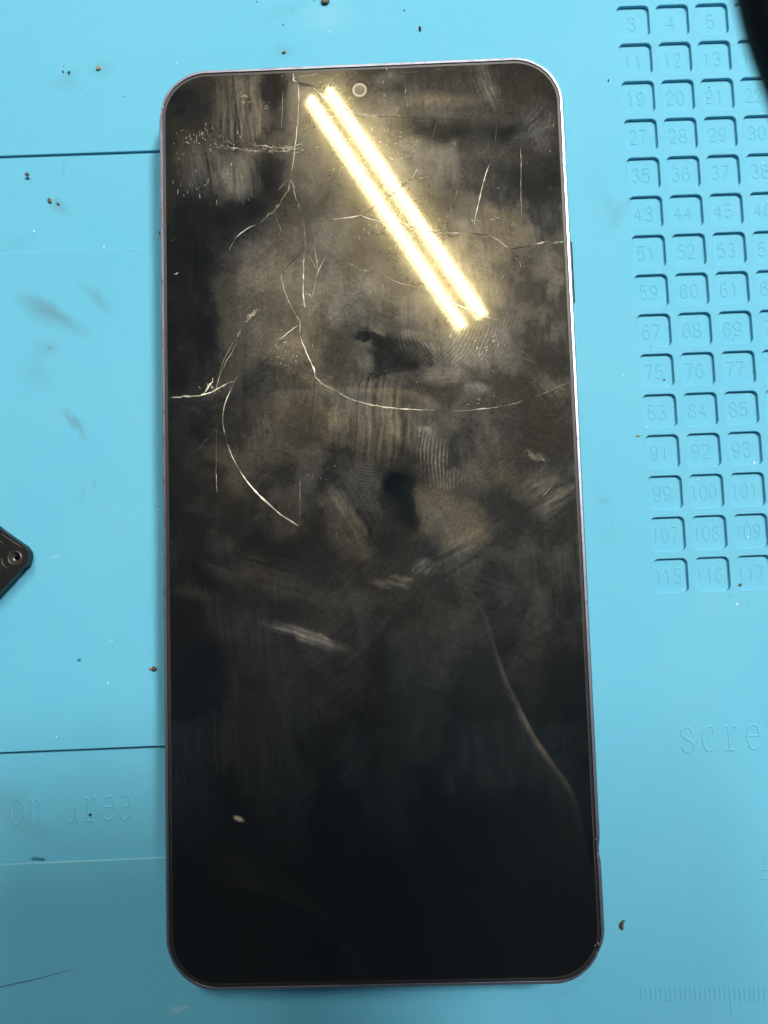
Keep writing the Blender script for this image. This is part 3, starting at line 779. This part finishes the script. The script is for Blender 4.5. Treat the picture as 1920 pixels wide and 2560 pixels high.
C([(762, 734), (775, 738), (778, 745)], .09)
C([(820, 625), (835, 640)], .14, True)
C([(848, 648), (880, 662), (905, 674), (930, 680), (960, 690), (1000, 708), (1048, 718)], .10, jit=1.0)
C([(900, 672), (915, 678), (905, 680)], .12); C([(952, 690), (958, 712), (964, 732)], .05)
C([(1048, 718), (1090, 740), (1140, 760), (1185, 780), (1215, 791), (1250, 801)], .14, jit=.5)
C([(1180, 779), (1215, 792), (1250, 802)], .12, True)
C([(1051, 706), (1049, 728)], .05)
C([(646, 770), (632, 785), (620, 800), (612, 806)], .14, strands=3, jit=3.0)
C([(604, 822), (596, 836), (594, 842)], .14, strands=2)
C([(590, 845), (575, 870), (560, 900), (550, 930), (545, 955)], .05)
C([(422, 995), (450, 992), (500, 989), (540, 975), (570, 958), (586, 954)], .09, strands=2, jit=2.0)
C([(508, 985), (525, 960), (534, 945)], .10, strands=2, jit=3.5)
C([(586, 954), (572, 985), (561, 1015), (557, 1050), (563, 1090), (580, 1140), (605, 1185)], .10, jit=.4)
C([(586, 954), (602, 932)], .05)
C([(600, 1178), (625, 1213), (655, 1245), (700, 1285), (730, 1305), (748, 1316)], .19, jit=.4)
C([(640, 1232), (652, 1242), (661, 1247)], .10)
C([(541, 1070), (541, 1115), (540, 1180), (542, 1230)], .06); C([(516, 1105), (500, 1117), (475, 1138)], .05)
C([(750, 1190), (750, 1250), (749, 1314)], .045, jit=.2)
C([(1042, 955), (1048, 975), (1054, 990), (1062, 996)], .17, True); C([(1040, 953), (1043, 957)], .2)
C([(950, 181), (1000, 182), (1064, 178)], .05, jit=.1, name='scratch'); C([(1073, 174), (1180, 169)], .05, jit=.1, name='scratch')
C([(433, 686), (441, 684), (446, 681)], .14); C([(425, 603), (440, 597)], .05)
C([(1010, 272), (1060, 274)], .03); C([(1205, 297), (1235, 297)], .05, jit=.3, name='scratch')
C([(1385, 1210), (1365, 1232), (1345, 1255)], .05, jit=.4, name='scratch')
C([(876, 198), (888, 212)], .06, name='scratch'); C([(512, 1462), (515, 1475), (516, 1490)], .05, name='scratch')
C([(675, 770), (700, 776)], .06); C([(880, 876), (896, 872)], .05)
C([(678, 1286), (679, 1294)], .06)
C([(860, 184), (842, 193), (822, 205), (800, 217)], .09); C([(735, 196), (790, 186), (850, 182)], .06)
C([(560, 366), (600, 372), (640, 378), (690, 377), (730, 374), (765, 360)], .06, jit=3.5, strands=2)
C([(630, 362), (670, 366), (712, 371), (745, 362), (768, 352)], .06, jit=3.0, strands=2)
C([(500, 326), (499, 340)], .06); C([(540, 1072), (520, 1095), (500, 1120)], .05); C([(640, 930), (600, 935), (586, 954)], .05)
C([(596, 842), (585, 870), (565, 905), (548, 945), (536, 985)], .05, jit=2.0)
C([(1136, 310), (1135, 345), (1118, 352)], .04); C([(1170, 560), (1150, 600)], .04); C([(1092, 580), (1110, 560), (1121, 535)], .06)
C([(694, 556), (702, 572), (697, 590)], .07); C([(722, 447), (706, 462), (692, 480)], .07, jit=2.4)
C([(945, 290), (1000, 294), (1060, 296), (1130, 298)], .05, True); C([(975, 296), (978, 330)], .05, True)
C([(1424, 955), (1395, 975), (1372, 1000)], .05, jit=2.5)
# hairline scratches and crushed glass too fine to count
rs = random.Random(5); hair = []
for (cx, cy, sx, sy, ang, sp_, ln, nn_) in [(700, 372, 62, 9, 8, 25, 9, 70), (560, 362, 60, 16, 60, 50, 8, 45), (520, 340, 60, 26, 85, 30, 9, 60), (470, 440, 40, 70, 86, 12, 16, 26), (560, 460, 60, 50, 84, 12, 14, 26),
        (606, 236, 18, 12, 60, 90, 6, 26), (668, 262, 9, 7, 30, 90, 7, 16), (740, 190, 40, 6, 20, 60, 8, 14), (850, 215, 40, 20, -50, 40, 9, 18), (960, 195, 34, 18, 80, 20, 11, 22), (960, 330, 60, 90, 75, 35, 12, 70), (1000, 380, 40, 50, 10, 40, 10, 26),
        (850, 420, 30, 20, 40, 70, 8, 14), (900, 580, 70, 30, 80, 30, 11, 24), (1180, 560, 80, 30, 70, 20, 14, 14), (1270, 545, 40, 30, -40, 20, 13, 14), (1350, 330, 40, 50, -50, 15, 16, 18), (1110, 480, 30, 60, 78, 10, 16, 8),
        (713, 880, 60, 40, 60, 80, 5, 60), (765, 640, 18, 40, 80, 40, 9, 20), (815, 600, 14, 24, 60, 30, 9, 14), (632, 785, 18, 18, -50, 20, 10, 14), (1185, 1000, 40, 18, 30, 50, 8, 26), (1380, 985, 30, 26, 60, 30, 9, 24), (780, 1195, 30, 8, 0, 60, 5, 14),
        (1360, 607, 34, 5, 5, 30, 9, 18), (525, 965, 22, 16, 55, 20, 11, 14), (1010, 460, 30, 40, 70, 30, 9, 10), (1190, 870, 60, 40, -55, 15, 10, 22), (1345, 1140, 30, 10, 32, 15, 10, 14)]:
    for _ in range(int(nn_ * .6)):
        X, Y = cx + rs.gauss(0, sx * .6), cy + rs.gauss(0, sy * .6); a_ = math.radians(ang + rs.gauss(0, sp_)); l_ = ln * rs.uniform(.1, 1.0) ** 1.6
        P3 = [(X + math.cos(a_) * l_ * t + rs.uniform(-.7, .7), Y + math.sin(a_) * l_ * t + rs.uniform(-.7, .7)) for t in (-.5, 0, .5)]
        hair.append([Vector(onphone(*p, GZ)) for p in P3])
V, Fc = ridge(hair, CZH - .002, lambda i, n: .046, .014, 3)
tag(mesh_obj('fine_scratches', V, Fc, M_CRACK, phone), kind='stuff')
# tiny chips of glass that catch the lamp
for (X, Y, s) in [(1138, 360, 3), (1136, 356, 2.2), (621, 500, 2.4), (657, 727, 2), (602, 582, 1.8), (1283, 583, 2.2), (1245, 470, 2.4), (540, 1076, 2), (1200, 870, 2.2), (884, 1200, 1.6), (1020, 1246, 3),
                  (997, 1178, 1.5), (1374, 272, 1.8), (1310, 296, 2.4), (426, 1175, 2.4), (428, 1355, 2.8), (427, 1268, 1.6), (430, 1893, 2.4), (1155, 2030, 1.6), (838, 1480, 1.4), (1372, 713, 1.4),
                  (1233, 928, 1.8), (795, 1248, 2), (1262, 616, 2.6), (440, 686, 2.2), (693, 949, 1.8)]:
    x, y = onphone(X, Y, GZ); rr = s * .026
    V = [(x + rr * random.uniform(.6, 1.3) * math.cos(a), y + rr * random.uniform(.6, 1.3) * math.sin(a), CZH) for a in (0.3, 1.5, 2.6, 3.9, 5.2)] + [(x, y, CZH + rr * .8)]
    mesh_obj('chip', V, [(i, (i + 1) % 5, 5) for i in range(5)], M_TAN if Y > 1150 else M_WHITE, phone)
# scuffed bright spots on the frame corners and bottom edge grit
for (X, Y, s) in [(1496, 2362, .55), (1488, 2366, .45), (1490, 2100, .35), (1488, 2110, .3)]:
    x, y = onphone(X, Y, 3.6)
    V = [(x + s * random.uniform(.6, 1.2) * math.cos(a) * .55, y + s * random.uniform(.6, 1.2) * math.sin(a), 3.66) for a in (0.3, 1.3, 2.3, 3.3, 4.3, 5.3)] + [(x, y, 3.66 + s * .5)]
    mesh_obj('scuff', V, [(i, (i + 1) % 6, 6) for i in range(6)], M_STEEL, phone)

# ------------------------------------------------------------------ bracket at the left edge
brk = empty('metal_bracket', at(20, 1395, 0))
tag(brk, 'dark metal bracket corner with a screw hole at the left edge of the mat', 'bracket')
BZ = 3.4; o_ = at(20, 1395, 0)
outl = [(-60, 1278), (0, 1326), (57, 1366), (66, 1378), (68, 1392), (62, 1412), (46, 1422), (40, 1434), (-2, 1478), (-60, 1545), (-160, 1545), (-160, 1278)]
Pt = [at(X, Y, BZ) - o_ for X, Y in outl]
def inset(P, d):
    n = len(P); out = []
    for i in range(n):
        a, b, c = P[i - 1], P[i], P[(i + 1) % n]
        t1 = (b - a).to_2d().normalized(); t2 = (c - b).to_2d().normalized(); nn = Vector((t1.y + t2.y, -t1.x - t2.x))
        nn = nn.normalized() if nn.length > 1e-6 else Vector((0, 0)); out.append(Vector((b.x - nn.x * d, b.y - nn.y * d, b.z)))
    return out
hx = at(37, 1395, BZ) - o_
def plate(P, hole_c, hole_r, z0, z1, m, name, parent, bev=.22):
    bm = bmesh.new()
    rings = [(0.0, z0), (0.0, z1 - bev), (bev * .3, z1 - bev * .3), (bev, z1)]
    R_ = []
    for o, z in rings:
        Q = inset(P, o); R_.append([bm.verts.new((q.x * U, q.y * U, z * U)) for q in Q])
    N = len(P)
    for a, b in zip(R_[:-1], R_[1:]):
        for i in range(N): bm.faces.new((a[i - 1], a[i], b[i], b[i - 1]))
    H_ = []
    for r, z in ((hole_r, z1), (hole_r * .92, z1 - .5), (hole_r * .55, z1 - .9), (hole_r * .42, z1 - .9), (hole_r * .40, z0)):
        H_.append([bm.verts.new(((hole_c.x + r * math.cos(2 * math.pi * k / 28)) * U, (hole_c.y + r * math.sin(2 * math.pi * k / 28)) * U, z * U)) for k in range(28)])
    for a, b in zip(H_[:-1], H_[1:]):
        for k in range(28): bm.faces.new((a[k - 1], a[k], b[k], b[k - 1]))
    ed = [bm.edges.get((R_[-1][i - 1], R_[-1][i])) for i in range(N)] + [bm.edges.get((H_[0][k - 1], H_[0][k])) for k in range(28)]
    bmesh.ops.triangle_fill(bm, edges=ed, use_beauty=True)
    bmesh.ops.recalc_face_normals(bm, faces=bm.faces)
    me = bpy.data.meshes.new(name); bm.to_mesh(me); bm.free(); me.materials.append(m)
    return link(bpy.data.objects.new(name, me), parent)
plate(list(Pt), hx, 1.35, .9, BZ, M_BRACKET, 'plate', brk)
V, Fc = [], []
N = 40
for (r, z) in ((1.42, BZ + .0), (1.30, BZ + .18), (1.12, BZ + .16), (.95, BZ - .35), (.62, BZ - .75), (.45, BZ - .8)):
    for k in range(N): a = 2 * math.pi * k / N; V.append((hx.x + r * math.cos(a), hx.y + r * math.sin(a), z))
for j in range(5):
    for k in range(N): Fc.append((j * N + k, j * N + (k + 1) % N, (j + 1) * N + (k + 1) % N, (j + 1) * N + k))
mesh_obj('screw_eyelet', V, Fc, M_STEEL, brk, True)
def rid(px, w, h, z, m, name):
    V, Fc = ridge([smooth_path([at(X, Y, z) - o_ for X, Y in px], 5)], z, w, h); return mesh_obj(name, V, Fc, m, brk, True)
rid([(4, 1334), (14, 1342), (30, 1352), (45, 1362), (56, 1369)], .22, .12, BZ, M_STEEL, 'raised_edge')
rid([(4, 1396), (6, 1408), (12, 1416), (20, 1422)], .28, .14, BZ, M_STEEL, 'raised_edge')
rid([(-10, 1345), (0, 1352), (8, 1362)], .3, .12, BZ, M_BRACKET, 'raised_edge')

# ------------------------------------------------------------------ out-of-focus cable at the top right
path = smooth_path([at(1874, -620, 119), at(1890, -200, 118.5), at(1930, 20, 118), at(1997, 200, 117.5), at(2085, 420, 117), at(2250, 700, 116)], 6)
zs = [119 - 3 * i / (len(path) - 1) for i in range(len(path))]
V, Fc = [], []; N = 20
for i, p in enumerate(path):
    t = (path[min(i + 1, len(path) - 1)] - path[max(i - 1, 0)]).normalized(); nn = Vector((-t.y, t.x))
    for k in range(N):
        a_ = 2 * math.pi * k / N
        V.append((p.x + nn.x * 0.95 * math.cos(a_), p.y + nn.y * 0.95 * math.cos(a_), zs[i] + 0.95 * math.sin(a_)))
for i in range(len(path) - 1):
    for k in range(N): Fc.append((i * N + k, i * N + (k + 1) % N, (i + 1) * N + (k + 1) % N, (i + 1) * N + k))
Fc += [tuple(range(N)), tuple(reversed(range((len(path) - 1) * N, len(path) * N)))]
cb = mesh_obj('cord', V, Fc, M_RUBBER, None, True)
tag(cb, 'blurred black cord hanging close to the lens over the top right corner', 'cord')

# ------------------------------------------------------------------ crumbs on the mat
def crumb(name, X, Y, rx, ry, rz, rot_, m, label, seed, group='crumbs of flux and grit on the blue mat', cres=0, z=0):
    rr = random.Random(seed); c = at(X, Y, z)
    bm = bmesh.new(); bmesh.ops.create_icosphere(bm, subdivisions=3, radius=1)
    k1 = [Vector((rr.uniform(-1, 1), rr.uniform(-1, 1), rr.uniform(-1, 1))).normalized() for _ in range(7)]; k2 = [rr.uniform(-.35, .25) for _ in range(7)]
    ar = math.radians(rot_)
    for v in bm.verts:
        d_ = v.co.normalized(); s = 1 + sum(w * max(0, d_.dot(k)) ** 4 for k, w in zip(k1, k2)) + rr.uniform(-.05, .05)
        x, y, zz = d_.x * s * rx, d_.y * s * ry, d_.z * s * rz
        if cres: x = math.copysign(abs(d_.x) ** .45 * rx * s, d_.x) * .8 + cres * (y / ry) ** 2
        v.co = ((x * math.cos(ar) - y * math.sin(ar)) * U, (x * math.sin(ar) + y * math.cos(ar)) * U, max(zz + rz * .8, 0) * U)
    me = bpy.data.meshes.new(name); bm.to_mesh(me); bm.free(); me.materials.append(m); me.shade_smooth()
    o = link(bpy.data.objects.new(name, me)); o.location = c * U
    tag(o, label, 'crumb', group); return o
crumb('crumb', 1553, 2311, .40, .95, .32, -8, M_BROWN, 'crescent shaped brown crumb beside the lower right corner of the phone', 1, cres=.42)
crumb('crumb', 387, 1671, .52, .45, .4, 0, M_BROWN, 'round brown crumb close to the left edge of the phone', 2)
crumb('crumb', 377, 1671, .34, .24, .2, 0, M_TAN, 'small pale fragment touching the round brown crumb left of the phone', 3)
crumb('crumb', 814, 4, .85, .75, .6, 20, M_TAN, 'largest tan crumb cut by the top edge of the photo', 4)
crumb('crumb', 1050, 74, .27, .62, .25, 4, M_DARK, 'dark oval seed like grain above the top edge of the phone', 5)
crumb('crumb', 247, 172, .50, .34, .3, 25, M_TAN, 'cream coloured flake on the upper left of the mat', 6)
crumb('crumb', 173, 183, .22, .42, .2, -20, M_DARK, 'dark grain in the speck cluster left of the cream flake', 7)
crumb('crumb', 158, 180, .14, .32, .15, 15, M_DARK, 'narrow dark grain at the left end of the speck cluster', 8)
crumb('crumb', 69, 438, .45, .38, .3, -30, M_BROWN, 'brown crumb just below the groove at the far left', 9)
crumb('crumb', 124, 502, .36, .55, .2, 28, M_BROWN, 'flat oval brown crumb in the upper left recess of the mat', 10, z=-.6)
crumb('crumb', 146, 510, .40, .22, .2, -40, M_BROWN, 'thin brown shaving right of the flat oval crumb', 11, z=-.6)
crumb('crumb', 710, 132, .42, .30, .22, 0, M_BROWN, 'olive brown crumb just above the top edge of the phone', 12)
crumb('crumb', 1850, 1462, .34, .26, .2, 25, M_BROWN, 'brown crumb at the lower left corner of pocket 117', 13, z=-.3)
crumb('crumb', 1596, 1090, .52, .18, .15, 3, M_TAN, 'flat cream flake at the upper left corner of pocket 91', 14)
crumb('crumb', 1660, 950, .30, .20, .15, -5, M_BROWN, 'brown speck at the bottom right inside pocket 75', 15, z=-.85)
crumb('crumb', 1521, 202, .14, .28, .15, 0, M_DARK, 'black speck left of pocket 19', 16)
crumb('crumb', 401, 585, .18, .50, .2, 12, M_DARK, 'dark crumb pressed against the left side of the phone', 17)
crumb('crumb', 226, 2036, .28, .24, .15, 30, M_DARK, 'dark speck on the raised word area', 18, z=-.75)
crumb('crumb', 198, 1650, .38, .3, .08, 0, M_SCRATCH, 'flat bluish grey speck left of the round brown crumb', 19)
crumb('crumb', 708, 63, .14, .22, .14, 0, M_DARK, 'tiny black grain above the olive brown crumb', 20)
crumb('crumb', 1011, 27, .22, .14, .12, 30, M_DARK, 'small black grain up left of the dark oval grain', 21)
# fine dust nobody could count
bm = bmesh.new()
dots = [(642, 5, 1, .16), (785, 2, 1, .16), (732, 24, 1, .12), (750, 12, 1, .08), (717, 40, 1, .07), (605, 128, 1, .09), (159, 166, 1, .11), (167, 182, 1, .1), (219, 240, 1, .12), (295, 240, 1, .09), (310, 241, 1, .18),
        (202, 478, 1, .1), (268, 510, 1, .08), (141, 498, 1, .1), (333, 1520, 1, .13), (1672, 2503, 1, .12), (1772, 219, 1, .16), (1769, 245, 1, .15), (1833, 848, 1, .14), (1627, 866, 1, .16), (1884, 930, 1, .15), (1528, 1307, 1, .12), (1870, 1509, 1, .11), (1826, 1491, 1, .11), (1484, 1705, 1, .09),
        (823, 80, 0, .16), (443, 157, 0, .16), (85, 578, 0, .24), (260, 617, 0, .22), (10, 826, 0, .1), (396, 1273, 0, .24), (280, 1601, 0, .18), (270, 1707, 0, .18), (141, 1842, 0, .2), (1907, 408, 0, .22), (1843, 523, 0, .2), (1741, 470, 0, .22), (1755, 557, 0, .18),
        (1722, 846, 0, .2), (1669, 812, 0, .2), (1809, 889, 0, .22), (1681, 1010, 0, .2), (1617, 1067, 0, .24), (1885, 1157, 0, .3), (1745, 1199, 0, .16), (1869, 1344, 0, .22), (1916, 1350, 0, .2), (1842, 1510, 0, .3), (1708, 1475, 0, .15), (1559, 938, 0, .16), (1632, 140, 0, .14), (1900, 30, 0, .12)]
for ii, (X, Y, kd, r) in enumerate(dots):
    if not kd: r *= .7
    z = 0.0
    for (rw, cl, cx, cy) in pockets:
        q = at(X, Y)
        if abs(q.x - cx) < 3 and abs(q.y - cy) < 3: z = -PD
    q = at(X, Y, z); m4 = Matrix.Translation(Vector((q.x, q.y, z + r * .3)) * U) @ Matrix.Rotation(random.uniform(0, 3), 4, 'Z') @ Matrix.Diagonal((random.uniform(.7, 1.5), random.uniform(.6, 1), .6, 1))
    g = bmesh.ops.create_icosphere(bm, subdivisions=1, radius=r * U, matrix=m4)
    for v in g['verts']:
        for f in v.link_faces: f.material_index = 0 if kd else 1
me = bpy.data.meshes.new('dust'); bm.to_mesh(me); bm.free(); me.materials.append(M_DARK); me.materials.append(M_WHITE)
tag(link(bpy.data.objects.new('dust', me)), 'fine dark and pale dust specks scattered over the blue mat', 'dust', kind='stuff')

# ------------------------------------------------------------------ bench lamp (seen as a reflection in the screen)
LZ = 850.0
nrm = PM.col[2]
def mirrored(X, Y):
    d = ray(X, Y); o = PC + nrm * GZ; t = ((o - CP).dot(nrm)) / d.dot(nrm); p = CP + d * t
    r = d - 2 * d.dot(nrm) * nrm
    return p + r * ((LZ - p.z) / r.z)
A0, A1, B0, B1 = mirrored(774, 244), mirrored(1158, 818), mirrored(820, 222), mirrored(1209, 788)
lamp = empty('bench_lamp', (A0 + A1 + B0 + B1) / 4)
tag(lamp, 'twin strip LED bench lamp mirrored diagonally in the cracked screen', 'lamp')
lc = (A0 + A1 + B0 + B1) / 4
def bar(name, a, b, half, zlo, zhi, m, parent):
    t = (b - a).normalized(); s = Vector((-t.y, t.x, 0)) * half
    V = []
    K_ = 10
    for e in (a, b):
        for k in range(K_ + 1):
            an = math.pi * k / K_; V.append(tuple(e - lc + s * math.cos(an) + Vector((0, 0, zhi - (zhi - zlo) * math.sin(an)))))
    Fc = [(k, k + 1, K_ + 2 + k, K_ + 1 + k) for k in range(K_)] + [(K_, 0, K_ + 1, 2 * K_ + 1), tuple(range(K_ + 1)), tuple(reversed(range(K_ + 1, 2 * K_ + 2)))]
    return mesh_obj(name, V, Fc, m, parent, False)
for (a, b) in ((A0, A1), (B0, B1)):
    tb = bar('light_tube', a, b, 9.4, 0.0, 7.0, M_TUBE, lamp)
    N = 42; proto = None
    for k in range(N):
        p = a + (b - a) * ((k + .5) / N) - lc
        if proto is None:
            V = [(math.cos(t_) * 1.4, math.sin(t_) * 1.4, zz) for zz in (-.5, -.9) for t_ in [2 * math.pi * i / 12 for i in range(12)]]
            Fc = [tuple(reversed(range(12, 24)))] + [(i, (i + 1) % 12, 12 + (i + 1) % 12, 12 + i) for i in range(12)]
            proto = mesh_obj('led', V, Fc, M_LED, tb); o = proto
        else:
            o = proto.copy(); link(o); o.parent = tb
        o.location = p * U
cA, cB = (A0 + B0) / 2, (A1 + B1) / 2
t = (cB - cA).normalized(); bar('housing', cA - t * 8, cB + t * 8, 28, 7.2, 26, M_HOUSING, lamp)
# turn housing over: flat side down
hs = [o for o in lamp.children if o.name.startswith('housing')][0]
for v in hs.data.vertices:
    v.co.z = (7.2 + 26) * U - v.co.z
# ------------------------------------------------------------------ the phone taking the picture, held right behind the lens
hp = empty('held_phone', CP, CM)
tag(hp, 'grey phone held above the mat, seen as a soft shadow at the lower left', 'phone')
V = []
for z, o in ((3.5, .8), (4.2, 0), (10.5, 0), (11.3, .8)):
    for p in rrect(71.5 - 2 * o, 147 - 2 * o, 10 - o, 8, 30, -34): V.append((p[0], p[1], z))
N = 36
Fc = [(j * N + k, j * N + (k + 1) % N, (j + 1) * N + (k + 1) % N, (j + 1) * N + k) for j in range(3) for k in range(N)]
Fc += [tuple(reversed(range(N))), tuple(range(3 * N, 4 * N))]
mesh_obj('body', V, Fc, simple('grey_phone_back', (0.44, 0.42, 0.40), rough=0.8), hp)

# ------------------------------------------------------------------ added key light, no visible source, up and right of the bench
ld = bpy.data.lights.new('added_key_light', 'AREA'); ld.shape = 'DISK'; ld.size = 1.8; ld.energy = 1230; ld.color = (1.0, 0.975, 0.93)
lo = bpy.data.objects.new('added_key_light', ld); col.objects.link(lo)
lp = Vector((400, 430, 900)) * U; lo.location = lp; lo.rotation_euler = (Vector((0, 0, 0)) - lp).to_track_quat('-Z', 'Y').to_euler()

# ------------------------------------------------------------------ world
w = bpy.data.worlds.new('World'); scn.world = w; w.use_nodes = True
bg = w.node_tree.nodes['Background']; bg.inputs[0].default_value = (0.62, 0.80, 1.0, 1); bg.inputs[1].default_value = 0.095

# ------------------------------------------------------------------ camera object
cd = bpy.data.cameras.new('camera'); cam = bpy.data.objects.new('camera', cd); col.objects.link(cam)
m4 = CM.to_4x4(); m4.translation = CP * U; cam.matrix_world = m4
cd.sensor_fit = 'HORIZONTAL'; cd.sensor_width = 36.0; cd.lens = 36.0 * F / 1920
cd.clip_start = 0.01; cd.clip_end = 100
cd.dof.use_dof = True; cd.dof.focus_distance = (CZ - 8) * U * 1.01; cd.dof.aperture_fstop = 5.6
scn.camera = cam
scn.view_settings.view_transform = 'Standard'; scn.view_settings.look = 'None'; scn.view_settings.exposure = 0
scn.cycles.sample_clamp_indirect = 4.0
